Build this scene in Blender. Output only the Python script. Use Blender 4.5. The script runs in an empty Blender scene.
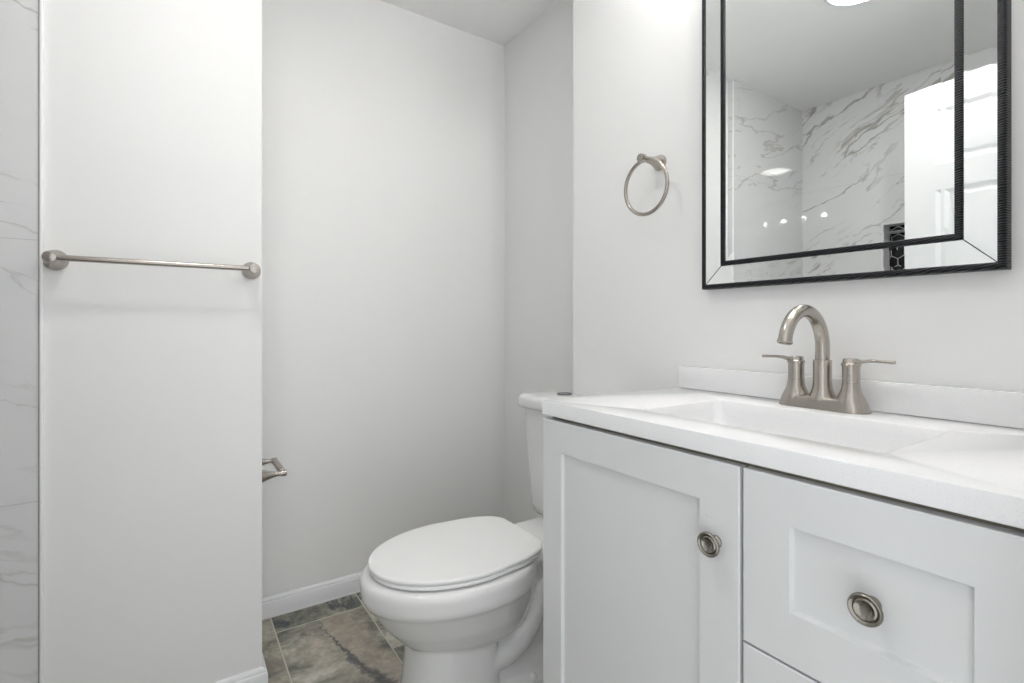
import bpy, bmesh, math
from mathutils import Vector, Matrix
PI = math.pi
C = bpy.context.scene.collection
sc = bpy.context.scene

# ---------------------------------------------------------------- camera
cd = bpy.data.cameras.new('camera'); cam = bpy.data.objects.new('camera', cd); C.objects.link(cam)
cd.sensor_width = 36; cd.sensor_fit = 'HORIZONTAL'
cd.lens = 505.6 * 36 / 1024
cd.shift_y = -15.5 / 1024
cd.clip_start = 0.01
cam.location = (0, 0, 1.07)
cam.rotation_euler = (PI / 2, 0, -math.radians(33.67))
sc.camera = cam
# ---------------------------------------------------------------- world, exposure
w = bpy.data.worlds.new('world'); sc.world = w; w.use_nodes = True
# the bright hallway behind the doorway: even, soft light
nt = w.node_tree; tcw = nt.nodes.new('ShaderNodeTexCoord'); sw = nt.nodes.new('ShaderNodeSeparateXYZ'); rw = nt.nodes.new('ShaderNodeValToRGB')
nt.links.new(tcw.outputs['Generated'], sw.inputs[0])
mw = nt.nodes.new('ShaderNodeMapRange'); nt.links.new(sw.outputs['Z'], mw.inputs[0]); mw.inputs[1].default_value = -1; mw.inputs[2].default_value = 1
nt.links.new(mw.outputs[0], rw.inputs[0])
rw.color_ramp.elements[0].position = 0.40; rw.color_ramp.elements[0].color = (0.86, 0.88, 0.90, 1)
rw.color_ramp.elements[1].position = 0.52; rw.color_ramp.elements[1].color = (0.82, 0.84, 0.86, 1)
nt.links.new(rw.outputs[0], nt.nodes['Background'].inputs[0])
nt.nodes['Background'].inputs[1].default_value = 1.5
sc.cycles.blur_glossy = 0.0; sc.cycles.sample_clamp_indirect = 60.0
sc.view_settings.view_transform = 'Standard'; sc.view_settings.look = 'None'
sc.view_settings.gamma = 1; sc.view_settings.use_curve_mapping = False
sc.view_settings.exposure = 0.22
E_DISC = 34.0      # strength of the ceiling light's diffuser
E_BULB = 122.0      # strength of the vanity light's bulbs
H_CEIL = 2.42

# ---------------------------------------------------------------- materials
def mat(name, col, rough=0.5, metal=0.0, **kw):
    m = bpy.data.materials.new(name); m.use_nodes = True
    b = m.node_tree.nodes['Principled BSDF']
    b.inputs['Base Color'].default_value = (*col, 1)
    b.inputs['Roughness'].default_value = rough
    b.inputs['Metallic'].default_value = metal
    for k, v in kw.items():
        b.inputs[k].default_value = v
    return m
def N(m, t, **kw):
    n = m.node_tree.nodes.new(t)
    for k, v in kw.items(): setattr(n, k, v)
    return n
def L(m, a, b): m.node_tree.links.new(a, b)
def bsdf(m): return m.node_tree.nodes['Principled BSDF']
def bump(m, height, strength, dist):
    b = N(m, 'ShaderNodeBump'); b.inputs['Strength'].default_value = strength; b.inputs['Distance'].default_value = dist
    L(m, height, b.inputs['Height']); L(m, b.outputs[0], bsdf(m).inputs['Normal']); return b
def noise(m, vec, scale, detail=4, rough=0.5, dist=0.0):
    n = N(m, 'ShaderNodeTexNoise'); n.inputs['Scale'].default_value = scale; n.inputs['Detail'].default_value = detail
    n.inputs['Roughness'].default_value = rough; n.inputs['Distortion'].default_value = dist
    if vec is not None: L(m, vec, n.inputs['Vector'])
    return n
def ramp(m, fac, stops):
    r = N(m, 'ShaderNodeValToRGB'); cr = r.color_ramp
    while len(cr.elements) < len(stops): cr.elements.new(0.5)
    for e, (p, c) in zip(cr.elements, stops): e.position = p; e.color = (*c, 1) if len(c) == 3 else c
    L(m, fac, r.inputs[0]); return r
def mathn(m, op, a, b=None, clamp=False):
    n = N(m, 'ShaderNodeMath', operation=op, use_clamp=clamp)
    for i, v in enumerate((a, b)):
        if v is None: continue
        if isinstance(v, (int, float)): n.inputs[i].default_value = v
        else: L(m, v, n.inputs[i])
    return n.outputs[0]
def mix(m, fac, a, b, mode='MIX'):
    n = N(m, 'ShaderNodeMix', data_type='RGBA', blend_type=mode)
    if isinstance(fac, (int, float)): n.inputs[0].default_value = fac
    else: L(m, fac, n.inputs[0])
    for i, v in ((6, a), (7, b)):
        if isinstance(v, tuple): n.inputs[i].default_value = (*v, 1)
        else: L(m, v, n.inputs[i])
    return n.outputs[2]
def worldpos(m): return N(m, 'ShaderNodeNewGeometry').outputs['Position']

M = {}
def paint(name, col, rough):
    m = mat(name, col, rough)
    n = noise(m, worldpos(m), 220, 3); bump(m, n.outputs['Fac'], 0.06, 0.001); return m
M['wall'] = paint('wall_paint', (0.868, 0.870, 0.864), 0.5)
M['ceil'] = paint('ceiling_paint', (0.925, 0.927, 0.922), 0.8)
M['trim'] = mat('white_trim_paint', (0.80, 0.805, 0.82), 0.35)
M['doorw'] = mat('door_paint', (0.84, 0.85, 0.86), 0.35)
M['cab'] = mat('cabinet_paint', (0.725, 0.732, 0.736), 0.38)
M['gapshade'] = mat('cabinet_gap_shade', (0.20, 0.18, 0.14), 0.7)  # shade on the face frame under the countertop, put into a dark brown
M['porc'] = mat('porcelain', (0.80, 0.80, 0.795), 0.12, **{'Coat Weight': 0.3})
M['seatm'] = mat('seat_plastic', (0.86, 0.86, 0.855), 0.28)
M['edge'] = mat('tile_edge_trim', (0.93, 0.93, 0.93), 0.3)
M['blackglass'] = mat('black_mosaic', (0.004, 0.004, 0.005), 0.15)
M['grout'] = mat('white_grout', (0.75, 0.75, 0.74), 0.8)
M['greyedge'] = mat('grey_metal_edge', (0.78, 0.79, 0.79), 0.45)
M['dark'] = mat('dark_drain', (0.02, 0.02, 0.02), 0.5)
M['chrome'] = mat('chrome', (0.75, 0.76, 0.78), 0.12, 1.0)
M['dimchrome'] = mat('dark_chrome_button', (0.20, 0.205, 0.22), 0.25, 0.8)
M['caulk'] = mat('joint_line', (0.35, 0.35, 0.34), 0.8)

m = mat('quartz_top', (0.86, 0.86, 0.865), 0.12); M['quartz'] = m
n = noise(m, worldpos(m), 560, 2); r = ramp(m, n.outputs['Fac'], [(0.30, (0.74, 0.745, 0.75)), (0.40, (0.84, 0.842, 0.848))])
L(m, r.outputs[0], bsdf(m).inputs['Base Color'])

M['nickel'] = mat('brushed_nickel', (0.45, 0.415, 0.375), 0.26, 1.0)
M['nickel_old'] = mat('aged_nickel_knob', (0.28, 0.262, 0.23), 0.27, 1.0)
M['mirror'] = mat('mirror_glass', (0.935, 0.955, 0.945), 0.0, 1.0)

# black frame with fine slanted ridges
m = mat('ridged_black_frame', (0.012, 0.013, 0.016), 0.34, **{'Specular IOR Level': 0.16}); M['frame'] = m
tc = N(m, 'ShaderNodeTexCoord'); mp = N(m, 'ShaderNodeMapping'); mp.inputs['Rotation'].default_value = (math.radians(0), math.radians(0), 0)
L(m, tc.outputs['Object'], mp.inputs['Vector'])
sp = N(m, 'ShaderNodeSeparateXYZ'); L(m, mp.outputs[0], sp.inputs[0])
v = mathn(m, 'ADD', mathn(m, 'MULTIPLY', sp.outputs['Z'], 1500.0), mathn(m, 'MULTIPLY', sp.outputs['Y'], 260.0))
nn = noise(m, tc.outputs['Object'], 60, 3)
v = mathn(m, 'ADD', v, mathn(m, 'MULTIPLY', nn.outputs['Fac'], 9.0))
sn = mathn(m, 'SINE', v)
bump(m, sn, 0.7, 0.0008)
cr = ramp(m, mathn(m, 'ADD', mathn(m, 'MULTIPLY', sn, 0.5), 0.5), [(0.45, (0.003, 0.003, 0.004)), (1.0, (0.045, 0.048, 0.056))])
L(m, cr.outputs[0], bsdf(m).inputs['Base Color'])
M['black'] = mat('black_lacquer', (0.010, 0.010, 0.011), 0.35)

def emis(name, col, s):
    m = bpy.data.materials.new(name); m.use_nodes = True; b = bsdf(m)
    b.inputs['Base Color'].default_value = (*col, 1)
    b.inputs['Emission Color'].default_value = (*col, 1); b.inputs['Emission Strength'].default_value = s
    return m
M['disc'] = emis('ceiling_diffuser', (1.0, 0.985, 0.96), E_DISC)
M['bulb'] = emis('vanity_bulb', (1.0, 0.98, 0.955), E_BULB)

def marble(name, rot, seed, k):
    """polished white porcelain with grey-brown slanted veins, sheets 0.624 m high"""
    m = mat(name, (0.8, 0.8, 0.8), 0.02, IOR=1.8)
    pos = worldpos(m)
    mp = N(m, 'ShaderNodeMapping', vector_type='TEXTURE'); mp.inputs['Rotation'].default_value = rot
    L(m, pos, mp.inputs['Vector'])
    wn = noise(m, mp.outputs[0], 2.2, 5, 0.55)
    off = N(m, 'ShaderNodeVectorMath', operation='SCALE'); off.inputs['Scale'].default_value = 0.22
    L(m, wn.outputs['Color'], off.inputs[0])
    ad = N(m, 'ShaderNodeVectorMath', operation='ADD'); L(m, mp.outputs[0], ad.inputs[0]); L(m, off.outputs[0], ad.inputs[1])
    st = N(m, 'ShaderNodeVectorMath', operation='MULTIPLY'); st.inputs[1].default_value = (1.0, 1.0, 5.6)
    L(m, ad.outputs[0], st.inputs[0])
    def vein(scale, width, sd, lo, hi):
        a2 = N(m, 'ShaderNodeVectorMath', operation='ADD'); a2.inputs[1].default_value = (sd + seed, sd * 1.7, sd * .6 + seed)
        L(m, st.outputs[0], a2.inputs[0])
        n1 = noise(m, a2.outputs[0], scale, 5, 0.55)
        d = mathn(m, 'ABSOLUTE', mathn(m, 'SUBTRACT', n1.outputs['Fac'], 0.5))
        r1 = N(m, 'ShaderNodeMapRange', interpolation_type='SMOOTHSTEP'); L(m, d, r1.inputs[0])
        r1.inputs[1].default_value = 0; r1.inputs[2].default_value = width; r1.inputs[3].default_value = 1; r1.inputs[4].default_value = 0
        n2 = noise(m, a2.outputs[0], scale * 0.75, 3, 0.5)
        r2 = N(m, 'ShaderNodeMapRange', interpolation_type='SMOOTHSTEP'); L(m, n2.outputs['Fac'], r2.inputs[0])
        r2.inputs[1].default_value = lo; r2.inputs[2].default_value = hi
        return mathn(m, 'MULTIPLY', r1.outputs[0], r2.outputs[0])
    v1 = vein(1.0, 0.022, 3.1, 0.48, 0.62)
    v2 = vein(1.7, 0.012, 9.7, 0.50, 0.62)
    v3 = vein(0.8, 0.10, 5.3, 0.50, 0.72)
    col = mix(m, mathn(m, 'MULTIPLY', v3, 0.42 * k), (0.775, 0.78, 0.785), (0.50, 0.48, 0.44))
    col = mix(m, mathn(m, 'MULTIPLY', v1, 0.75 * k), col, (0.33, 0.30, 0.26))
    col = mix(m, mathn(m, 'MULTIPLY', v2, 0.6 * k), col, (0.34, 0.32, 0.30))
    # joints between the sheets
    sp = N(m, 'ShaderNodeSeparateXYZ'); L(m, pos, sp.inputs[0])
    z = mathn(m, 'ADD', sp.outputs['Z'], -0.651 + 6.24)
    fr = mathn(m, 'ABSOLUTE', mathn(m, 'SUBTRACT', mathn(m, 'FRACT', mathn(m, 'ADD', mathn(m, 'DIVIDE', z, 0.624), 0.5)), 0.5))
    j = mathn(m, 'LESS_THAN', fr, 0.0012)
    col = mix(m, j, col, (0.56, 0.57, 0.58))
    L(m, col, bsdf(m).inputs['Base Color'])
    bump(m, mathn(m, 'SUBTRACT', 1.0, j), 0.4, 0.001)
    return m
M['marbleA'] = marble('marble_tile_side', (math.radians(0), math.radians(16), 0), 4.0, 0.6)
M['marbleB'] = marble('marble_tile_back', (math.radians(-33), 0, 0), 0.0, 1.1)

def floor_mat():
    m = mat('slate_floor_tile', (0.3, 0.3, 0.28), 0.42)
    pos = worldpos(m)
    sp = N(m, 'ShaderNodeSeparateXYZ'); L(m, pos, sp.inputs[0])
    cb = N(m, 'ShaderNodeCombineXYZ')
    L(m, mathn(m, 'ADD', sp.outputs['Y'], -1.923 + 6.12), cb.inputs[0])
    L(m, mathn(m, 'ADD', sp.outputs['X'], -0.291 + 0.309 * 11), cb.inputs[1])
    br = N(m, 'ShaderNodeTexBrick'); L(m, cb.outputs[0], br.inputs['Vector'])
    br.offset = 0.5; br.offset_frequency = 2; br.squash = 1.0
    br.inputs['Scale'].default_value = 1; br.inputs['Brick Width'].default_value = 0.612; br.inputs['Row Height'].default_value = 0.309
    br.inputs['Mortar Size'].default_value = 0.0022; br.inputs['Mortar Smooth'].default_value = 0.1; br.inputs['Bias'].default_value = 0
    br.inputs['Color1'].default_value = (0, 0, 0, 1); br.inputs['Color2'].default_value = (1, 1, 1, 1); br.inputs['Mortar'].default_value = (0.5, 0.5, 0.5, 1)
    off = N(m, 'ShaderNodeVectorMath', operation='SCALE'); off.inputs['Scale'].default_value = 7.0; L(m, br.outputs['Color'], off.inputs[0])
    ad = N(m, 'ShaderNodeVectorMath', operation='ADD'); L(m, pos, ad.inputs[0]); L(m, off.outputs[0], ad.inputs[1])
    p = ad.outputs[0]
    n1 = noise(m, p, 6.5, 10, 0.70, 0.25)
    c1 = ramp(m, n1.outputs['Fac'], [(0.34, (0.055, 0.062, 0.062)), (0.43, (0.15, 0.155, 0.128)), (0.50, (0.27, 0.268, 0.215)), (0.57, (0.42, 0.405, 0.335)), (0.66, (0.62, 0.60, 0.53))])
    n2 = noise(m, p, 2.6, 4, 0.5, 0.5)
    c2 = ramp(m, n2.outputs['Fac'], [(0.48, (0, 0, 0)), (0.62, (1, 1, 1))])
    col = mix(m, mathn(m, 'MULTIPLY', c2.outputs[0], 0.35), c1.outputs[0], (0.44, 0.37, 0.31))
    sh = N(m, 'ShaderNodeVectorMath', operation='ADD'); sh.inputs[1].default_value = (0.35, 2.1, 0.4); L(m, p, sh.inputs[0])
    n3 = noise(m, sh.outputs[0], 2.6, 9, 0.60, 0.6)
    d = mathn(m, 'ABSOLUTE', mathn(m, 'SUBTRACT', n3.outputs['Fac'], 0.5))
    rv = ramp(m, d, [(0.0, (1, 1, 1)), (0.03, (0, 0, 0))])
    n4 = noise(m, sh.outputs[0], 1.7, 2, 0.5); r4 = ramp(m, n4.outputs['Fac'], [(0.42, (0, 0, 0)), (0.52, (1, 1, 1))])
    vf = mathn(m, 'MULTIPLY', mathn(m, 'MULTIPLY', rv.outputs[0], r4.outputs[0]), 0.95)
    col = mix(m, vf, col, (0.035, 0.042, 0.055))
    # the one bold slate vein and the sandy patch on the tile before the toilet
    wv = noise(m, pos, 9.0, 6, 0.65); wo = N(m, 'ShaderNodeVectorMath', operation='SCALE'); wo.inputs['Scale'].default_value = 0.16
    L(m, wv.outputs['Color'], wo.inputs[0])
    wp = N(m, 'ShaderNodeVectorMath', operation='ADD'); L(m, pos, wp.inputs[0]); L(m, wo.outputs[0], wp.inputs[1])
    ws = N(m, 'ShaderNodeSeparateXYZ'); L(m, wp.outputs[0], ws.inputs[0])
    ln = mathn(m, 'SUBTRACT', mathn(m, 'SUBTRACT', ws.outputs['X'], 0.532), mathn(m, 'MULTIPLY', mathn(m, 'SUBTRACT', 1.87, ws.outputs['Y']), 0.20))
    wd = mathn(m, 'ADD', 0.003, mathn(m, 'MULTIPLY', mathn(m, 'SUBTRACT', 1.85, sp.outputs['Y']), 0.06, True))
    vl = mathn(m, 'SUBTRACT', 1.0, mathn(m, 'DIVIDE', mathn(m, 'ABSOLUTE', ln), wd), True)
    def band(v, lo, hi): return mathn(m, 'MULTIPLY', mathn(m, 'GREATER_THAN', v, lo), mathn(m, 'LESS_THAN', v, hi))
    tm = mathn(m, 'MULTIPLY', band(sp.outputs['X'], 0.291, 0.600), band(sp.outputs['Y'], 1.311, 1.923))
    side = mathn(m, 'MULTIPLY', mathn(m, 'MULTIPLY', mathn(m, 'GREATER_THAN', ln, 0.0), mathn(m, 'LESS_THAN', ln, 0.11)), tm)
    col = mix(m, mathn(m, 'MULTIPLY', side, 0.38), col, (0.46, 0.38, 0.31))
    col = mix(m, mathn(m, 'MULTIPLY', mathn(m, 'POWER', vl, 0.5), mathn(m, 'MULTIPLY', tm, 0.85)), col, (0.05, 0.058, 0.072))
    n5 = noise(m, p, 60, 4, 0.7)
    col = mix(m, 0.35, col, ramp(m, n5.outputs['Fac'], [(0.3, (0.25, 0.25, 0.25)), (0.7, (0.75, 0.75, 0.75))]).outputs[0], 'OVERLAY')
    col = mix(m, br.outputs['Fac'], col, (0.56, 0.53, 0.46))
    L(m, col, bsdf(m).inputs['Base Color'])
    h = mathn(m, 'SUBTRACT', mathn(m, 'MULTIPLY', n1.outputs['Fac'], 0.4), br.outputs['Fac'])
    bump(m, h, 0.35, 0.002)
    return m
M['floor'] = floor_mat()

# ---------------------------------------------------------------- mesh helpers
def obj(name, bm, m, parent=None, smooth=35, kind=None, label=None, loc=None):
    me = bpy.data.meshes.new(name)
    bmesh.ops.recalc_face_normals(bm, faces=bm.faces)
    bm.to_mesh(me); bm.free()
    if smooth is not None:
        for p in me.polygons: p.use_smooth = True
        me.set_sharp_from_angle(angle=math.radians(smooth))
    for mm in (m if isinstance(m, (list, tuple)) else [m]): me.materials.append(mm)
    o = bpy.data.objects.new(name, me); C.objects.link(o)
    if parent: o.parent = parent
    if loc: o.location = loc
    if kind: o['kind'] = kind
    if label: o['label'] = label
    return o
def thing(name, label, cat, loc=(0, 0, 0), rotz=0, group=None):
    o = bpy.data.objects.new(name, None); C.objects.link(o); o.empty_display_size = 0.05
    o.location = loc; o.rotation_euler = (0, 0, rotz); o['label'] = label; o['category'] = cat
    if group: o['group'] = group
    return o
def box(bm, x0, x1, y0, y1, z0, z1, bev=0, seg=2, mi=0):
    r = bmesh.ops.create_cube(bm, size=1)
    for v in r['verts']:
        v.co = Vector(((x0 + x1) / 2 + v.co.x * (x1 - x0), (y0 + y1) / 2 + v.co.y * (y1 - y0), (z0 + z1) / 2 + v.co.z * (z1 - z0)))
    fs = list({f for v in r['verts'] for f in v.link_faces})
    for f in fs: f.material_index = mi
    if bev:
        es = list({e for v in r['verts'] for e in v.link_edges})
        bmesh.ops.bevel(bm, geom=es, offset=bev, segments=seg, profile=0.5, affect='EDGES')
    return bm
def nbox(*a, **k): return box(bmesh.new(), *a, **k)
def skin_rings(bm, rings, cap0=True, cap1=True, closed=True, mi=0):
    vs = [[bm.verts.new(p) for p in r] for r in rings]
    n = len(rings[0])
    for a, b in zip(vs, vs[1:]):
        for i in range(n if closed else n - 1):
            f = bm.faces.new((a[i], a[(i + 1) % n], b[(i + 1) % n], b[i])); f.material_index = mi
    if cap0: bm.faces.new(vs[0][::-1]).material_index = mi
    if cap1: bm.faces.new(vs[-1]).material_index = mi
    return vs
def lathe(bm, prof, seg=40, mtx=None, mi=0):
    """prof: (radius, height) about local Z; mtx places it"""
    mtx = mtx or Matrix()
    rings = []
    for r, h in prof:
        rings.append([mtx @ Vector((max(r, 1e-5) * math.cos(2 * PI * i / seg), max(r, 1e-5) * math.sin(2 * PI * i / seg), h)) for i in range(seg)])
    skin_rings(bm, rings, mi=mi); return bm
def axis(origin, direction):
    q = Vector(direction).to_track_quat('Z', 'Y')
    return Matrix.Translation(Vector(origin)) @ q.to_matrix().to_4x4()
def tube(bm, pts, rad, seg=20, cap=True, flat=1.0, closed=False):
    """round tube along pts; rad is a number or a list; flat squashes the second axis"""
    pts = [Vector(p) for p in pts]; n = len(pts)
    rads = rad if isinstance(rad, (list, tuple)) else [rad] * n
    rings = []; up = None
    for i, p in enumerate(pts):
        if closed: t = (pts[(i + 1) % n] - pts[i - 1]).normalized()
        else: t = (pts[min(i + 1, n - 1)] - pts[max(i - 1, 0)]).normalized()
        if up is None:
            up = Vector((0, 0, 1)) if abs(t.z) < 0.9 else Vector((0, 1, 0))
        s = t.cross(up).normalized(); up = s.cross(t).normalized()
        rings.append([p + rads[i] * (math.cos(2 * PI * k / seg) * s + flat * math.sin(2 * PI * k / seg) * up) for k in range(seg)])
    if closed: rings.append([v.copy() for v in rings[0]])
    skin_rings(bm, rings, cap0=cap and not closed, cap1=cap and not closed)
    if closed: bmesh.ops.remove_doubles(bm, verts=bm.verts, dist=1e-6)
    return bm
def rect_ring(bm, u0, u1, v0, v1, prof, place, cap_last=False, mi=0):
    """sweeps prof = [(inset, height)] round a rectangle with mitred corners; place(u, v, h) -> point"""
    rings = [[place(u, v, h) for u, v in ((u0 + d, v0 + d), (u1 - d, v0 + d), (u1 - d, v1 - d), (u0 + d, v1 - d))] for d, h in prof]
    skin_rings(bm, rings, cap0=False, cap1=cap_last, mi=mi); return bm
def panel_face(bm, us, vs, panels, prof, place, mi=0):
    """a flat face cut into a grid; grid cells listed in panels get prof swept inwards (a moulded panel)"""
    for i in range(len(us) - 1):
        for j in range(len(vs) - 1):
            q = (us[i], us[i + 1], vs[j], vs[j + 1])
            if (i, j) in panels:
                rect_ring(bm, *q, prof, place, cap_last=True, mi=mi)
            else:
                f = bm.faces.new([bm.verts.new(place(u, v, 0)) for u, v in ((q[0], q[2]), (q[1], q[2]), (q[1], q[3]), (q[0], q[3]))]); f.material_index = mi
def prism(bm, poly, place, h0, h1, mi=0):
    skin_rings(bm, [[place(a, b, h0) for a, b in poly], [place(a, b, h1) for a, b in poly]], mi=mi); return bm

# ---------------------------------------------------------------- the room
XV, XR, YB, YP, XC, XL = 1.165, 1.322, 2.049, 1.641, 0.212, -1.006   # vanity wall, recess wall, back wall, chase face, chase corner, shower back
YE, YN = 1.361, 0.085                                                  # end of the vanity wall, near wall face
def struct(name, bm, m, smooth=35): return obj(name, bm, m, kind='structure', smooth=smooth)
struct('floor', nbox(-1.2, 1.45, -0.12, 2.2, -0.06, 0), M['floor'])
struct('ceiling', nbox(-1.2, 1.45, -0.04, 2.2, H_CEIL, H_CEIL + 0.06), M['ceil'])
bm = nbox(XV, XR, -0.04, YE, 0, H_CEIL)                      # furred-out wall behind the vanity
struct('wall_right', bm, M['wall'])
struct('wall_alcove', nbox(XR, XR + 0.1, -0.04, YB + 0.1, 0, H_CEIL), M['wall'])
struct('wall_back', nbox(XC, XR, YB, YB + 0.1, 0, H_CEIL), M['wall'])
struct('wall_partition', nbox(XL - 0.1, XC, YP, YB + 0.1, 0, H_CEIL), M['wall'])
bm = bmesh.new()
box(bm, XL - 0.008, -0.215, -0.04, YN, 0, H_CEIL); box(bm, 0.62, XV, -0.04, YN, 0, H_CEIL); box(bm, -0.215, 0.62, -0.04, YN, 2.075, H_CEIL)
struct('wall_near', bm, M['wall'])
# tiled shower corner
XT = -0.2700
struct('wall_tile_side', nbox(XL, XT, YP - 0.008, YP, 0, H_CEIL), M['marbleA'])
NY0, NY1, NZ0, NZ1 = 0.97, 1.208, 1.375, 1.643              # niche opening in the shower wall
bm = bmesh.new()
for a in ((0.93, NY0, 0, H_CEIL), (NY1, YP - 0.008, 0, H_CEIL), (NY0, NY1, 0, NZ0), (NY0, NY1, NZ1, H_CEIL)):
    box(bm, XL - 0.008, XL, *a)
struct('wall_tile_back', bm, M['marbleB'])
bm = bmesh.new()
for a in ((-0.04, NY0, 0, H_CEIL), (NY1, YP, 0, H_CEIL), (NY0, NY1, 0, NZ0), (NY0, NY1, NZ1, H_CEIL)):
    box(bm, XL - 0.11, XL - 0.008, *a)
struct('wall_left', bm, M['wall'])
struct('trim_1', nbox(XT, XT + 0.007, YP - 0.0115, YP, 0, H_CEIL, bev=0.002), M['edge'])
struct('trim_2', nbox(XT - 0.0025, XT, YP - 0.0095, YP, 0, H_CEIL), M['caulk'])
struct('trim_3', nbox(XL - 0.008, XL + 0.003, 0.920, 0.930, 0, H_CEIL, bev=0.002), M['edge'])
# baseboards with a moulded top edge
BP = [(0, 0), (0.013, 0), (0.013, 0.052), (0.0115, 0.056), (0.009, 0.058), (0.009, 0.061), (0.0075, 0.066), (0.004, 0.070), (0, 0.0715)]
def baseboard(name, p0, p1, nrm, m0=0, m1=0):
    """from p0 to p1 along a wall, nrm points into the room; m = +1 outside mitre, -1 inside mitre"""
    p0 = Vector((*p0, 0)); p1 = Vector((*p1, 0)); d = (p1 - p0).normalized(); nv = Vector((*nrm, 0))
    bm = bmesh.new()
    rings = [[p + nv * (a * 1.1) + d * (s * a * 1.1) + Vector((0, 0, b)) for a, b in BP] for p, s in ((p0, -m0), (p1, m1))]
    skin_rings(bm, rings); return struct(name, bm, M['trim'], smooth=30)
baseboard('baseboard_back', (XC, YB), (XR, YB), (0, -1), -1, -1)
baseboard('baseboard_partition', (XT + 0.01, YP), (XC, YP), (0, -1), 0, 1)
baseboard('baseboard_partition_side', (XC, YP), (XC, YB), (1, 0), 1, -1)
baseboard('baseboard_alcove', (XR, YB), (XR, YE), (-1, 0), -1, -1)
baseboard('baseboard_recess', (XR, YE), (XV, YE), (0, 1), -1, 1)
baseboard('baseboard_right', (XV, YE), (XV, 0.905), (-1, 0), 1, 0)
baseboard('baseboard_left', (XL - 0.008, YN), (XL - 0.008, 0.92), (1, 0), -1, 0)
# sealant bead between floor and baseboard of the back wall
struct('trim_4', nbox(XC + 0.014, XR - 0.014, YB - 0.0175, YB - 0.0143, 0, 0.003), M['grout'])

# ---------------------------------------------------------------- shower niche
def niche():
    t = thing('shower_niche', 'grey-edged recessed shower niche lined with black hexagon tile', 'shower niche', (XL - 0.008, (NY0 + NY1) / 2, NZ0))
    d = 0.075
    cy = (NY1 - NY0) / 2; hz = NZ1 - NZ0
    e = 0.012
    bm = bmesh.new()          # lining of four sides
    box(bm, -d, 0.010, -cy, -cy + e, 0, hz); box(bm, -d, 0.010, cy - e, cy, 0, hz)
    box(bm, -d, 0.010, -cy + e, cy - e, 0, e); box(bm, -d, 0.010, -cy + e, cy - e, hz - e, hz)
    obj('edge_lining', bm, M['greyedge'], t)
    obj('grout_bed', nbox(-d - 0.01, -d, -cy, cy, 0, hz), M['grout'], t)
    bm = bmesh.new()          # hexagons
    R = 0.036; dy = R * math.sqrt(3)
    rows = int(hz / (1.5 * R)) + 2; cols = int(2 * cy / dy) + 3
    for i in range(-1, rows):
        for j in range(-1, cols):
            y = -cy + (j + (0.5 if i % 2 else 0)) * dy; z = i * 1.5 * R
            poly = []
            for k in range(6):
                a = PI / 6 + k * PI / 3
                poly.append((min(max(y + (R - 0.003) * math.cos(a), -cy + e), cy - e), min(max(z + (R - 0.003) * math.sin(a), e), hz - e)))
            ar = abs(sum(poly[k][0] * poly[(k + 1) % 6][1] - poly[(k + 1) % 6][0] * poly[k][1] for k in range(6))) / 2
            if ar > 1e-4:
                prism(bm, poly, lambda a, b, h: (h, a, b), -d, -d + 0.004)
    obj('hexagon_tile', bm, M['blackglass'], t)
niche()

# ---------------------------------------------------------------- entry door (seen in the mirror)
def entry_door():
    t = thing('panel_door', 'white moulded panel door standing open, seen in the mirror', 'door', (-0.145, 0.10, 0.008), 0)
    W, Hh, T = 0.755, 2.022, 0.035
    # local: u along the door, v up, thickness in local x
    st = 0.11; mid = 0.10
    pw = (W - 2 * st - mid) / 2
    us = [0, st, st + pw, st + pw + mid, W - st, W]
    vs = [0, 0.21, 0.83, 0.98, 1.60, 1.70, 1.92, Hh]
    panels = {(i, j) for i in (1, 3) for j in (1, 3, 5)}
    prof = [(0, 0), (0.006, -0.003), (0.014, -0.008), (0.022, -0.009), (0.034, -0.003), (0.040, -0.0025)]
    bm = bmesh.new()
    panel_face(bm, us, vs, panels, prof, lambda u, v, h: (T / 2 + h, u, v))
    panel_face(bm, us, vs, panels, prof, lambda u, v, h: (-T / 2 - h, u, v))
    for a, b in (((0, 0), (W, 0)), ((W, 0), (W, Hh)), ((W, Hh), (0, Hh)), ((0, Hh), (0, 0))):
        bm.faces.new([bm.verts.new(p) for p in ((-T / 2, *a), (-T / 2, *b), (T / 2, *b), (T / 2, *a))])
    bmesh.ops.remove_doubles(bm, verts=bm.verts, dist=1e-5)
    obj('slab', bm, M['doorw'], t, smooth=20)
    for s in (1, -1):
        bm = bmesh.new()
        lathe(bm, [(0.03, 0), (0.03, 0.004), (0.026, 0.009), (0.012, 0.012), (0.010, 0.035), (0.018, 0.042), (0.026, 0.052), (0.027, 0.062), (0.020, 0.070), (0, 0.072)], 32, axis((s * T / 2, W - 0.065, 0.94), (s, 0, 0)))
        obj('door_knob', bm, M['nickel'], t)
    for z in (0.25, 1.02, 1.78):
        bm = bmesh.new(); lathe(bm, [(0.006, 0), (0.006, 0.09)], 16, Matrix.Translation((-T / 2 - 0.006, -0.003, z)))
        obj('hinge', bm, M['nickel'], t)
    t.rotation_euler.z = math.asin(0.127 / 0.755)
entry_door()

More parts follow.
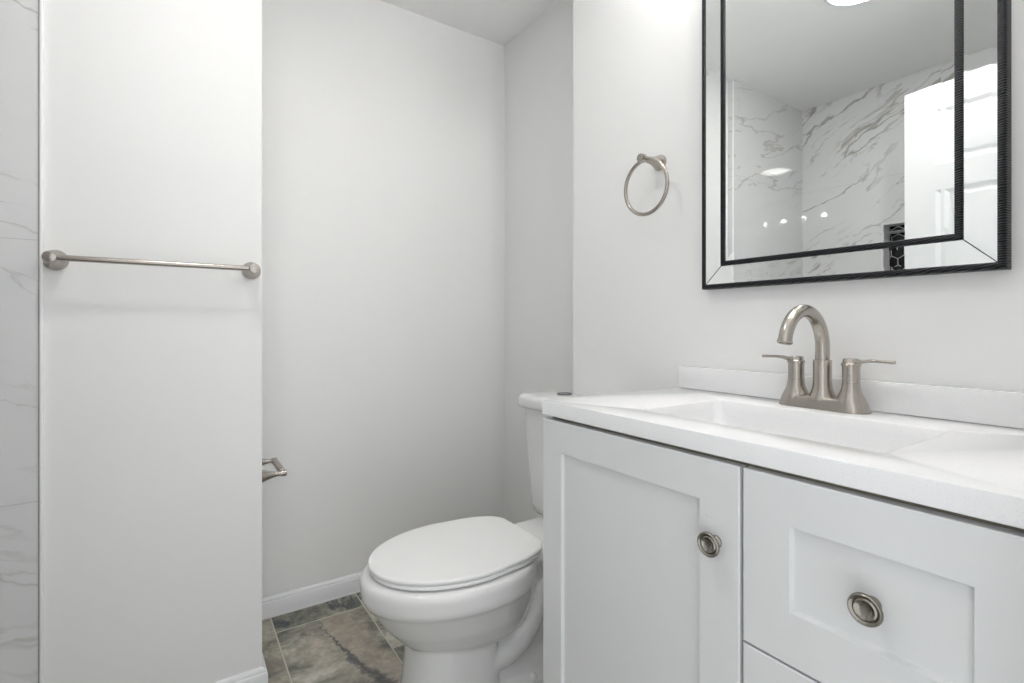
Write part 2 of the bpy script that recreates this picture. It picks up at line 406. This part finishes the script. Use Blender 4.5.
# ---------------------------------------------------------------- vanity
XF, CT = 0.692, 0.9024                    # door face, counter top
VY0, VY1 = 0.092, 0.913
def vanity():
    t = thing('vanity_cabinet', 'light grey shaker bathroom vanity under the white quartz top', 'cabinet', ((XF + XV) / 2, (VY0 + VY1) / 2, 0))
    ox, oy = (XF + XV) / 2, (VY0 + VY1) / 2
    def pl(x0, x1, y0, y1, z0, z1, **k): return nbox(x0 - ox, x1 - ox, y0 - oy, y1 - oy, z0, z1, **k)
    bm = bmesh.new(); fx, bx = XF + 0.020, XV - 0.001
    for b in ((fx + .019, bx, VY1 - 0.016, VY1, 0, 0.8695), (fx + .019, bx, VY0, VY0 + 0.016, 0, 0.8695), (bx - 0.01, bx, VY0 + .016, VY1 - .016, 0.09, 0.8695),
              (fx + 0.019, bx - 0.01, VY0 + .016, VY1 - .016, 0.09, 0.108), (fx, fx + .019, VY1 - 0.040, VY1, 0.09, 0.8695), (fx, fx + .019, VY0, VY0 + 0.040, 0.09, 0.8695),
              (fx, fx + .019, 0.412, 0.452, 0.09, 0.8695), (fx, fx + .019, VY0 + .04, 0.412, 0.09, 0.128), (fx, fx + .019, 0.452, VY1 - .04, 0.09, 0.128),
              (fx, fx + .019, VY0 + .04, 0.412, 0.833, 0.8695), (fx, fx + .019, 0.452, VY1 - .04, 0.833, 0.8695), (fx, fx + .019, VY0 + .04, 0.412, 0.590, 0.625), (fx, fx + .019, VY0 + .04, 0.412, 0.335, 0.370),
              (fx + 0.055, fx + 0.07, VY0 + .016, VY1 - .016, 0, 0.09)):
        box(bm, b[0] - ox, b[1] - ox, b[2] - oy, b[3] - oy, b[4], b[5])
    obj('body', bm, M['cab'], t)
    obj('gap_shade_strip', pl(XF + 0.0185, XF + 0.0199, VY0 + .012, VY1 - 0.012, 0.845, 0.8695), M['gapshade'], t, label='thin dark strip painted as the shade in the gap below the top')  # added strip over the face frame; its dark colour stands for shade
    prof = [(0, 0), (0.0025, -0.0075), (0.0035, -0.008)]
    def knob(parent, ky, kz):
        kb = bmesh.new()
        mt = axis((XF - ox, ky - oy, kz), (-1, 0, 0))
        lathe(kb, [(0.0095, -0.001), (0.0095, 0.0015), (0.0085, 0.003), (0.0064, 0.005), (0.0060, 0.011), (0.0075, 0.0145), (0.0125, 0.0162), (0.0172, 0.0175), (0.0188, 0.0195), (0.0184, 0.0220), (0.0168, 0.0234),
                   (0.0154, 0.0230), (0.0146, 0.0214), (0.0136, 0.0210), (0.0128, 0.0218), (0.0112, 0.0228), (0.0098, 0.0222), (0.0086, 0.0204), (0.0050, 0.0192), (0.0020, 0.0189), (0, 0.0189)], 48, mt)
        obj('knob', kb, M['nickel_old'], parent, label='round stepped knob in aged nickel', smooth=50)
    def front(name, y0, y1, z0, z1, st, hand, lab=None):
        bm = bmesh.new(); T = 0.019; b = 0.0015
        us = [y0 + b - oy, y0 + st[0] - oy, y1 - st[1] - oy, y1 - b - oy]; vs = [z0 + b, z0 + st[2], z1 - st[3], z1 - b]
        panel_face(bm, us, vs, {(1, 1)}, prof, lambda u, v, h: (XF - ox - h, u, v))
        rect_ring(bm, y0 - oy, y1 - oy, z0, z1, [(b, 0), (0, -b), (0, -T)], lambda u, v, h: (XF - ox - h, u, v), cap_last=True)
        bmesh.ops.remove_doubles(bm, verts=bm.verts, dist=1e-5)
        o = obj(name, bm, M['cab'], t, smooth=25, label=lab)
        knob(o, *hand)
    ZT = 0.8622
    front('door', 0.4345, 0.9125, 0.105, ZT, (0.068, 0.0635, 0.068, 0.066), (0.4725, 0.739), 'shaker door with one recessed panel')
    front('drawer', 0.102, 0.4290, 0.610, ZT, (0.069, 0.067, 0.072, 0.064), (0.2635, 0.738), 'shaker top drawer')
    front('drawer', 0.102, 0.4290, 0.352, 0.6065, (0.069, 0.067, 0.064, 0.064), (0.2655, 0.479))
    front('drawer', 0.102, 0.4290, 0.105, 0.3485, (0.069, 0.067, 0.064, 0.064), (0.2655, 0.227))
vanity()

def countertop():
    X0, X1, Y0, Y1 = 0.689, XV - 0.001, 0.088, 0.9115
    cx, cy = (X0 + X1) / 2, (Y0 + Y1) / 2
    t = thing('countertop', 'speckled white quartz vanity top with a sunken rectangular basin', 'countertop', (cx, cy, CT - 0.031))
    sx0, sx1, sy0, sy1 = 0.775, 1.036, 0.281, 0.707
    K = 8
    def hole(inset, z, r):
        pts = []
        a0, a1, b0, b1 = sx0 + inset, sx1 - inset, sy0 + inset, sy1 - inset
        for (qx, qy, st) in ((a1 - r, b1 - r, 0), (a0 + r, b1 - r, 1), (a0 + r, b0 + r, 2), (a1 - r, b0 + r, 3)):
            for k in range(K + 1):
                a = (st + k / K) * PI / 2
                pts.append(Vector((qx + r * math.cos(a) - cx, qy + r * math.sin(a) - cy, z)))
        return pts
    bm = bmesh.new(); TH = 0.031
    rings = []
    for ins, dz, r in ((0, 0, 0.012), (0.0015, -0.0006, 0.012), (0.003, -0.003, 0.013), (0.006, -0.02, 0.018), (0.012, -0.055, 0.025), (0.022, -0.085, 0.032), (0.040, -0.103, 0.036), (0.075, -0.112, 0.036), (0.118, -0.116, 0.011)):
        rings.append(hole(ins, TH + dz, r))
    vs = skin_rings(bm, rings, cap0=False, cap1=True)
    b = 0.0025
    corners = [(X1, Y1), (X0, Y1), (X0, Y0), (X1, Y0)]
    sg = [(-1, -1), (1, -1), (1, 1), (-1, 1)]
    def rect(d, z): return [bm.verts.new((x + s[0] * d - cx, y + s[1] * d - cy, z)) for (x, y), s in zip(corners, sg)]
    top = rect(b, TH)
    h = vs[0]
    for i in range(4):
        arc = h[i * (K + 1):(i + 1) * (K + 1)]
        for j in range(K): bm.faces.new((top[i], arc[j], arc[j + 1]))
        nx = h[((i + 1) * (K + 1)) % len(h)]
        bm.faces.new((arc[-1], nx, top[(i + 1) % 4], top[i]))
    prev = top
    for d, z in ((b * 0.3, TH - b * 0.3), (0, TH - b), (0, b * .5), (b * .5, 0)):
        cur = rect(d, z)
        for i in range(4): bm.faces.new((prev[i], prev[(i + 1) % 4], cur[(i + 1) % 4], cur[i]))
        prev = cur
    # underside with a hole for the bowl so nothing closes it off
    low = hole(-0.02, 0, 0.02); lv = [bm.verts.new(p) for p in low]
    for i in range(4):
        arc = lv[i * (K + 1):(i + 1) * (K + 1)]
        for j in range(K): bm.faces.new((prev[i], arc[j + 1], arc[j]))
        nx = lv[((i + 1) * (K + 1)) % len(lv)]
        bm.faces.new((nx, arc[-1], prev[i], prev[(i + 1) % 4]))
    obj('top', bm, M['quartz'], t, smooth=40)
    bm = nbox(XV - 0.020 - cx, XV - 0.001 - cx, Y0 - cy, 0.8975 - cy, TH + 0.0002, TH + 0.059, bev=0.002)
    obj('backsplash', bm, M['quartz'], t)
    bm = bmesh.new()
    lathe(bm, [(0.0, 0.0), (0.022, 0.0), (0.022, 0.002), (0.019, 0.0035), (0.016, 0.001), (0, 0.003)], 32, Matrix.Translation(((sx0 + sx1) / 2 - cx, (sy0 + sy1) / 2 - cy, TH - 0.116)))
    obj('drain', bm, M['chrome'], t)
countertop()

def faucet():
    fx, fy, z0 = 1.098, 0.507, CT
    t = thing('faucet', 'brushed nickel arched two-lever faucet behind the basin', 'faucet', (fx, fy, z0 + 0.0003))
    # base: rounded bar that narrows upwards
    bm = bmesh.new(); seg = 12
    def stad(L_, R_, z):
        pts = []
        for s, cyy in ((1, L_), (-1, -L_)):
            for k in range(seg + 1):
                a = k / seg * PI if s == 1 else PI + k / seg * PI
                pts.append(Vector((R_ * math.cos(a), cyy + R_ * math.sin(a), z)))
        return pts
    skin_rings(bm, [stad(0.056, 0.0295, 0), stad(0.056, 0.0295, 0.0015), stad(0.0555, 0.0285, 0.006), stad(0.055, 0.0265, 0.014), stad(0.0545, 0.0245, 0.021), stad(0.0543, 0.0228, 0.0235), stad(0.054, 0.020, 0.0245)])
    obj('base', bm, M['nickel'], t)
    # spout
    bm = bmesh.new()
    lathe(bm, [(0.0262, 0.018), (0.0250, 0.024), (0.0215, 0.031), (0.0185, 0.040), (0.0172, 0.050), (0.0168, 0.0515), (0.0168, 0.097), (0.0160, 0.0985), (0.0138, 0.099)], 40)
    obj('spout_collar', bm, M['nickel'], t)
    pts = [(0, 0, 0.09), (0, 0, 0.105), (0, 0, 0.1225)]; R = 0.0725
    for k in range(1, 30):
        a = k / 29 * math.radians(168)
        pts.append((-R + R * math.cos(a), 0, 0.1245 + R * math.sin(a)))
    rad = [0.0135] * len(pts)
    for i in range(len(pts)): rad[i] = 0.0132 - 0.0012 * i / len(pts)
    bm = bmesh.new(); tube(bm, pts, rad, 28)
    e = Vector(pts[-1]); d = (Vector(pts[-1]) - Vector(pts[-2])).normalized()
    sp = obj('spout', bm, M['nickel'], t)
    bm = bmesh.new()
    lathe(bm, [(0.0120, 0), (0.0134, 0.0005), (0.0136, 0.0045), (0.0125, 0.0060), (0.0100, 0.0062), (0.0095, 0.003), (0, 0.003)], 32, axis(e - d * 0.001, d))
    obj('aerator', bm, M['nickel'], sp)
    for s in (1, -1):
        bm = bmesh.new()
        lathe(bm, [(0.0268, 0.018), (0.0262, 0.023), (0.0240, 0.029), (0.0205, 0.036), (0.0175, 0.044), (0.0158, 0.053), (0.0152, 0.059), (0.0157, 0.0595), (0.0157, 0.0612), (0.0152, 0.0618), (0.0152, 0.092), (0.0166, 0.0925), (0.0168, 0.0970), (0.0155, 0.0985),
                   (0.0140, 0.0990), (0.0138, 0.1045), (0.0125, 0.1065), (0.0, 0.1070)], 40, Matrix.Translation((0, s * 0.0525, 0)))
        hd = obj('handle', bm, M['nickel'], t, loc=(0, 0, -0.003))
        bm = bmesh.new()
        y = [0.004, 0.012, 0.020, 0.028, 0.040, 0.056, 0.0705, 0.0725]
        z = [0.0985, 0.0995, 0.1015, 0.1035, 0.1040, 0.1035, 0.1030, 0.1030]
        wd = [0.0085, 0.0082, 0.0075, 0.0066, 0.0060, 0.0058, 0.0058, 0.0050]
        th = [0.0045, 0.0045, 0.0040, 0.0034, 0.0030, 0.0028, 0.0034, 0.0030]
        rings = []
        for yy, zz, ww, tt in zip(y, z, wd, th):
            rings.append([Vector((ww * (abs(math.cos(a)) ** 0.6) * (1 if math.cos(a) >= 0 else -1), s * (0.0525 + yy), zz + tt * (abs(math.sin(a)) ** 0.6) * (1 if math.sin(a) >= 0 else -1))) for a in [2 * PI * k / 16 for k in range(16)]])
        skin_rings(bm, rings)
        obj('lever', bm, M['nickel'], hd)
faucet()

# ---------------------------------------------------------------- mirror
def mirror():
    y0, y1, z0, z1 = 0.2405, 0.8195, 1.1645, 2.02
    t = thing('wall_mirror', 'large wall mirror in a double black ridged frame above the faucet', 'mirror', (XV, (y0 + y1) / 2, z0))
    oy = (y0 + y1) / 2
    def pl(u, v, h): return (-h, u - oy, v - z0)
    bm = bmesh.new()
    prof = [(0.0045, 0.0008), (0.0, 0.0015), (0.0, 0.024), (0.001, 0.028), (0.0035, 0.0305), (0.0065, 0.0312), (0.0090, 0.0305), (0.0114, 0.028), (0.0121, 0.022), (0.0121, 0.004)]
    rect_ring(bm, y0, y1, z0, z1, prof, pl)
    obj('outer_frame', bm, M['frame'], t, smooth=40)
    obj('backing', nbox(-0.006, -0.0008, y0 + 0.004 - oy, y1 - 0.004 - oy, 0.004, z1 - z0 - 0.004), M['black'], t)
    # mirrored border: thin bevel, flat, thin bevel, mitred at the corners
    bm = bmesh.new(); hb = 0.0265
    a, b = 0.0120, 0.0560
    rect_ring(bm, y0, y1, z0, z1, [(a, hb + 0.0001), (a + 0.006, hb), (b - 0.006, hb), (b, hb + 0.0001)], pl)
    obj('mirror_border', bm, M['mirror'], t, smooth=None, label='mirrored glass border strips')
    # dark hairline joints on the mitres
    for (cy_, cz_, sy_, sz_) in ((y0, z0, 1, 1), (y1, z0, -1, 1), (y0, z1, 1, -1), (y1, z1, -1, -1)):
        bm = bmesh.new(); w_ = 0.0006
        q = [(cy_ + sy_ * (a) + w_ * sy_, cz_ + sz_ * a - w_ * sz_), (cy_ + sy_ * b + w_ * sy_, cz_ + sz_ * b - w_ * sz_), (cy_ + sy_ * b - w_ * sy_, cz_ + sz_ * b + w_ * sz_), (cy_ + sy_ * a - w_ * sy_, cz_ + sz_ * a + w_ * sz_)]
        prism(bm, q, lambda u, v, h: pl(u, v, h), hb - 0.002, hb + 0.0003)
        obj('mitre_joint', bm, M['black'], t)
    bm = bmesh.new(); c = 0.0550; e = 0.0124
    prof = [(c, 0.018), (c, 0.028), (c + 0.001, 0.030), (c + 0.0035, 0.0312), (c + 0.0062, 0.0315), (c + 0.0093, 0.0312), (c + 0.0113, 0.0300), (c + e, 0.028), (c + e, 0.018)]
    rect_ring(bm, y0, y1, z0, z1, prof, pl)
    obj('inner_frame', bm, M['frame'], t, smooth=40)
    bm = bmesh.new(); g = c + e - 0.0005; hg = 0.0265
    rect_ring(bm, y0, y1, z0, z1, [(g, hg + 0.00018), (g + 0.0195, hg)], pl, cap_last=True)
    obj('center_glass', bm, M['mirror'], t, smooth=None, label='large centre pane of mirror glass')
mirror()

# ---------------------------------------------------------------- towel ring, towel bar, paper holder
def towel_ring():
    y, z = 0.977, 1.540
    t = thing('towel_ring', 'brushed nickel round towel ring on the wall left of the mirror', 'towel ring', (XV, y, z))
    bm = bmesh.new()
    lathe(bm, [(0.0225, 0.0008), (0.0225, 0.004), (0.0215, 0.007), (0.0190, 0.013), (0.0145, 0.024), (0.0108, 0.038), (0.0092, 0.050), (0.0088, 0.060), (0.0088, 0.068)], 40, axis((0, 0, 0), (-1, 0, 0)))
    obj('mount', bm, M['nickel'], t)
    bm = bmesh.new()
    lathe(bm, [(0.0088, 0.070), (0.0125, 0.071), (0.0130, 0.074), (0.0118, 0.083), (0.0108, 0.086), (0, 0.0865)], 32, axis((0, 0, 0), (-1, 0, 0)))
    obj('end_cap', bm, M['nickel'], t)
    bm = bmesh.new()
    R = 0.0755
    pts = []
    for k in range(96):
        a = 2 * PI * k / 96
        # hangs with a small swing out of the wall's plane
        u = R * math.sin(a); v = -R + R * math.cos(a)
        pts.append(Vector((-0.066 - v * 0.05, u, v - 0.003)))
    tube(bm, pts, 0.0054, 16, closed=True)
    obj('ring', bm, M['nickel'], t)
towel_ring()

def towel_bar():
    xa, xb, z = -0.242, 0.184, 1.230
    t = thing('towel_bar', 'straight brushed nickel towel bar on the white partition beside the tile', 'towel bar', ((xa + xb) / 2, YP, z))
    h = (xb - xa) / 2
    for s in (-1, 1):
        bm = bmesh.new()
        lathe(bm, [(0.0250, 0.0008), (0.0250, 0.004), (0.0240, 0.007), (0.0205, 0.013), (0.0155, 0.026), (0.0130, 0.042), (0.0122, 0.056), (0.0128, 0.062), (0.0136, 0.066), (0.0138, 0.076), (0.0120, 0.081), (0, 0.083)], 40, axis((s * h, 0, 0), (0, -1, 0)))
        obj('post', bm, M['nickel'], t)
    bm = bmesh.new(); tube(bm, [(-h, -0.066, 0), (h, -0.066, 0)], 0.0072, 24)
    obj('rail', bm, M['nickel'], t)
towel_bar()

def paper_holder():
    ya, yb, z = 1.728, 1.905, 0.606
    t = thing('toilet_paper_holder', 'empty nickel toilet paper holder jutting out behind the partition edge', 'toilet paper holder', (XC, (ya + yb) / 2, z))
    h = (yb - ya) / 2
    for s in (-1, 1):
        bm = bmesh.new()
        lathe(bm, [(0.0240, 0.0008), (0.0240, 0.004), (0.0230, 0.007), (0.0190, 0.014), (0.0130, 0.030), (0.0085, 0.046), (0.0068, 0.055), (0.0075, 0.061), (0.0095, 0.067), (0.0100, 0.076), (0.0085, 0.081), (0, 0.082)], 36, axis((0, s * h, 0), (1, 0, 0)))
        obj('arm', bm, M['nickel'], t)
    bm = bmesh.new(); tube(bm, [(0.072, -h, 0), (0.072, -h + 0.012, 0), (0.072, -h + 0.014, 0), (0.072, h - 0.014, 0), (0.072, h - 0.012, 0), (0.072, h, 0)], [0.0055, 0.0055, 0.0108, 0.0108, 0.0055, 0.0055], 20)
    obj('roller', bm, M['nickel'], t)
paper_holder()

# ---------------------------------------------------------------- toilet
def egg(x0, x1, hw, yc, z, n=64, back=0.62, wide=0.52, pf=2.0, pb=2.6):
    """closed outline: rounded nose at x0, squarer back at x1"""
    pts = []; xm = x0 + (x1 - x0) * wide
    for k in range(n):
        a = 2 * PI * k / n
        c, s = math.cos(a), math.sin(a)
        p = pb if c > 0 else pf
        ex = (abs(c) ** (2 / p)) * (1 if c >= 0 else -1); ey = (abs(s) ** (2 / p)) * (1 if s >= 0 else -1)
        x = xm + ((x1 - xm) if c > 0 else (xm - x0)) * ex
        w_ = hw
        if c > 0: w_ = hw * (1 - (1 - back) * (max(0, (x - xm) / (x1 - xm)) ** 2.2))
        pts.append(Vector((x, yc + w_ * ey, z)))
    return pts
def toilet():
    yc = 1.275
    t = thing('toilet', 'white porcelain toilet with closed lid beside the vanity', 'toilet', (0.80, yc, 0))
    ox = 0.80
    def sh(ps): return [Vector((p.x - ox, p.y - yc, p.z)) for p in ps]
    # bowl, pedestal and deck: one ceramic body
    bm = bmesh.new()
    R = [(0.57, 0.84, 0.085, 0.203), (0.525, 0.87, 0.112, 0.213), (0.492, 0.885, 0.134, 0.240), (0.455, 0.895, 0.157, 0.283), (0.428, 0.90, 0.173, 0.322), (0.409, 0.90, 0.186, 0.350), (0.400, 0.90, 0.194, 0.360), (0.395, 0.90, 0.197, 0.372), (0.393, 0.90, 0.198, 0.400), (0.395, 0.90, 0.197, 0.413), (0.402, 0.895, 0.190, 0.421), (0.44, 0.86, 0.14, 0.423)]
    skin_rings(bm, [sh(egg(a, b, c, yc, z, back=0.70, wide=0.55, pb=2.8)) for a, b, c, z in R])
    # column under the bowl
    skin_rings(bm, [sh(egg(a, b, c, yc, z, back=1.0, wide=0.45, pf=2.3, pb=5)) for a, b, c, z in ((0.490, 0.770, 0.118, 0.0), (0.496, 0.764, 0.114, 0.03), (0.508, 0.757, 0.109, 0.10), (0.520, 0.753, 0.107, 0.20), (0.525, 0.752, 0.104, 0.29))])
    # rear body and foot
    skin_rings(bm, [sh(egg(a, b, c, yc, z, back=0.9, wide=0.4, pf=4, pb=4)) for a, b, c, z in ((0.70, 1.03, 0.115, 0.0), (0.70, 1.03, 0.112, 0.05), (0.70, 1.02, 0.085, 0.075), (0.70, 1.0, 0.066, 0.12), (0.68, 0.98, 0.066, 0.25), (0.66, 0.98, 0.09, 0.34), (0.66, 0.99, 0.12, 0.40))])
    # deck the tank sits on
    skin_rings(bm, [sh(egg(a, b, c, yc, z, back=0.95, wide=0.5, pf=6, pb=6)) for a, b, c, z in ((0.80, 1.12, 0.075, 0.34), (0.78, 1.14, 0.105, 0.375), (0.78, 1.15, 0.112, 0.40), (0.78, 1.15, 0.110, 0.415), (0.79, 1.145, 0.105, 0.422))])
    # trapway bulge on each flank
    for s in (-1, 1):
        pts = [(0.66, s * 0.055, 0.17), (0.72, s * 0.062, 0.145), (0.79, s * 0.066, 0.150), (0.85, s * 0.066, 0.19), (0.885, s * 0.064, 0.25), (0.915, s * 0.060, 0.30), (0.96, s * 0.055, 0.31), (1.0, s * 0.05, 0.27), (1.02, s * 0.05, 0.18), (1.02, s * 0.05, 0.09)]
        pp = []
        P_ = [Vector(p) - Vector((ox, 0, 0)) for p in pts]
        for i in range(len(P_) - 1):
            a, b, c, d = P_[max(i - 1, 0)], P_[i], P_[i + 1], P_[min(i + 2, len(P_) - 1)]
            for k in range(5):
                u = k / 5
                pp.append(0.5 * ((2 * b) + (c - a) * u + (2 * a - 5 * b + 4 * c - d) * u * u + (3 * b - 3 * c + d - a) * u ** 3))
        tube(bm, pp, 0.040, 20)
    o = obj('bowl', bm, M['porc'], t, smooth=None)
    rm = o.modifiers.new('r', 'REMESH'); rm.mode = 'VOXEL'; rm.voxel_size = 0.0045; rm.use_smooth_shade = True
    sm = o.modifiers.new('s', 'SMOOTH'); sm.iterations = 9; sm.factor = 0.5
    for s in (-1, 1):
        bm = bmesh.new(); lathe(bm, [(0.014, 0), (0.014, 0.006), (0.011, 0.013), (0.005, 0.017), (0, 0.0175)], 24, Matrix.Translation((0.86 - ox, s * 0.092, 0.052)))
        obj('bolt_cap', bm, M['seatm'], t)
    # seat and lid
    def plate(x0, x1, hw, za, zb, r, dome=0.0, back=0.71, r0=None):
        bm = bmesh.new(); rings = []
        r0 = r if r0 is None else r0
        prof = [(r0, za), (r0 * 0.3, za + r0 * 0.3), (0, za + r0), (0, zb - r), (r * 0.15, zb - r * 0.45), (r * 0.5, zb - r * 0.12), (r, zb), (0.02, zb + dome * 0.3), (0.05, zb + dome * 0.7), (0.10, zb + dome)]
        for d, z in prof: rings.append(sh(egg(x0 + d, x1 - d, hw - d, yc, z, n=120, back=back, wide=0.54, pf=2.05, pb=9)))
        skin_rings(bm, rings); return bm
    obj('seat', plate(0.419, 0.878, 0.1815, 0.4258, 0.4370, 0.005), M['seatm'], t)
    obj('lid', plate(0.416, 0.886, 0.1825, 0.4380, 0.4505, 0.0055, dome=0.0015), M['seatm'], t)
    for s in (-1, 1):
        bm = nbox(0.845 - ox, 0.880 - ox, s * 0.072 - 0.016, s * 0.072 + 0.016, 0.418, 0.4385, bev=0.005, seg=3)
        obj('hinge', bm, M['seatm'], t)
    # tank
    def rr(x0, x1, y0, y1, r, z, K=8):
        pts = []
        for (qx, qy, st) in ((x1 - r, y1 - r, 0), (x0 + r, y1 - r, 1), (x0 + r, y0 + r, 2), (x1 - r, y0 + r, 3)):
            for k in range(K + 1):
                a = (st + k / K) * PI / 2
                pts.append(Vector((qx + r * math.cos(a) - ox, qy + r * math.sin(a) - yc, z)))
        return pts
    bm = bmesh.new(); rings = []
    for z, i, r in ((0.424, 0.050, 0.02), (0.428, 0.040, 0.03), (0.440, 0.029, 0.04), (0.465, 0.022, 0.045), (0.60, 0.014, 0.045), (0.779, 0.006, 0.045)):
        rings.append(rr(0.995 + i, 1.155 - i * 0.3, 1.112 + i, 1.460 - i, r, z + (z - 0.424) * 0.028))
    skin_rings(bm, rings)
    obj('tank', bm, M['porc'], t, smooth=50)
    bm = bmesh.new(); rings = []
    for z, i in ((0.7795, 0.010), (0.782, 0.004), (0.787, 0.001), (0.795, 0.0), (0.809, 0.0), (0.817, 0.0025), (0.822, 0.008), (0.8245, 0.017), (0.8255, 0.04)):
        rings.append(rr(0.985 + i, 1.160 - i, 1.103 + i, 1.469 - i, 0.038 - i * 0.5, z + 0.010))
    skin_rings(bm, rings)
    obj('tank_lid', bm, M['porc'], t, smooth=50)
    bm = bmesh.new(); lathe(bm, [(0.026, 0), (0.026, 0.003), (0.0245, 0.0045), (0.020, 0.0048), (0.019, 0.0035), (0, 0.0038)], 36, Matrix.Translation((1.112 - ox, 1.345 - yc, 0.8355)))
    obj('flush_button', bm, M['dimchrome'], t)
toilet()

# ---------------------------------------------------------------- lamps
def ceiling_light():
    t = thing('ceiling_light', 'round flat ceiling lamp glowing white, seen in the mirror', 'ceiling light', (0.035, 0.89, H_CEIL))
    bm = bmesh.new(); lathe(bm, [(0.132, -0.0005), (0.132, -0.010), (0.128, -0.016), (0.117, -0.018), (0.115, -0.014), (0.115, -0.0005)], 64)
    obj('trim_ring', bm, M['trim'], t)
    bm = bmesh.new(); lathe(bm, [(0.1145, -0.002), (0.1145, -0.015), (0.09, -0.0185), (0, -0.019)], 64)
    obj('diffuser', bm, M['disc'], t)
ceiling_light()
def vanity_light():
    z = 2.17; y = 0.52
    t = thing('vanity_light', 'row of bright bulbs on a nickel bar above the mirror', 'wall light', (XV, y, z))
    obj('back_plate', nbox(-0.022, -0.0008, -0.38, 0.38, -0.05, 0.05, bev=0.004), M['nickel'], t)
    for i in range(4):
        yy = -0.30 + i * 0.20
        bm = bmesh.new(); lathe(bm, [(0.014, 0.020), (0.014, 0.085), (0.022, 0.090), (0.022, 0.098), (0.012, 0.100)], 24, axis((0, yy, 0), (-1, 0, 0)))
        s = obj('socket', bm, M['nickel'], t)
        bm = bmesh.new(); bmesh.ops.create_uvsphere(bm, u_segments=24, v_segments=16, radius=0.021, matrix=Matrix.Translation((-0.118, yy, 0)))
        obj('bulb', bm, M['bulb'], s)
vanity_light()
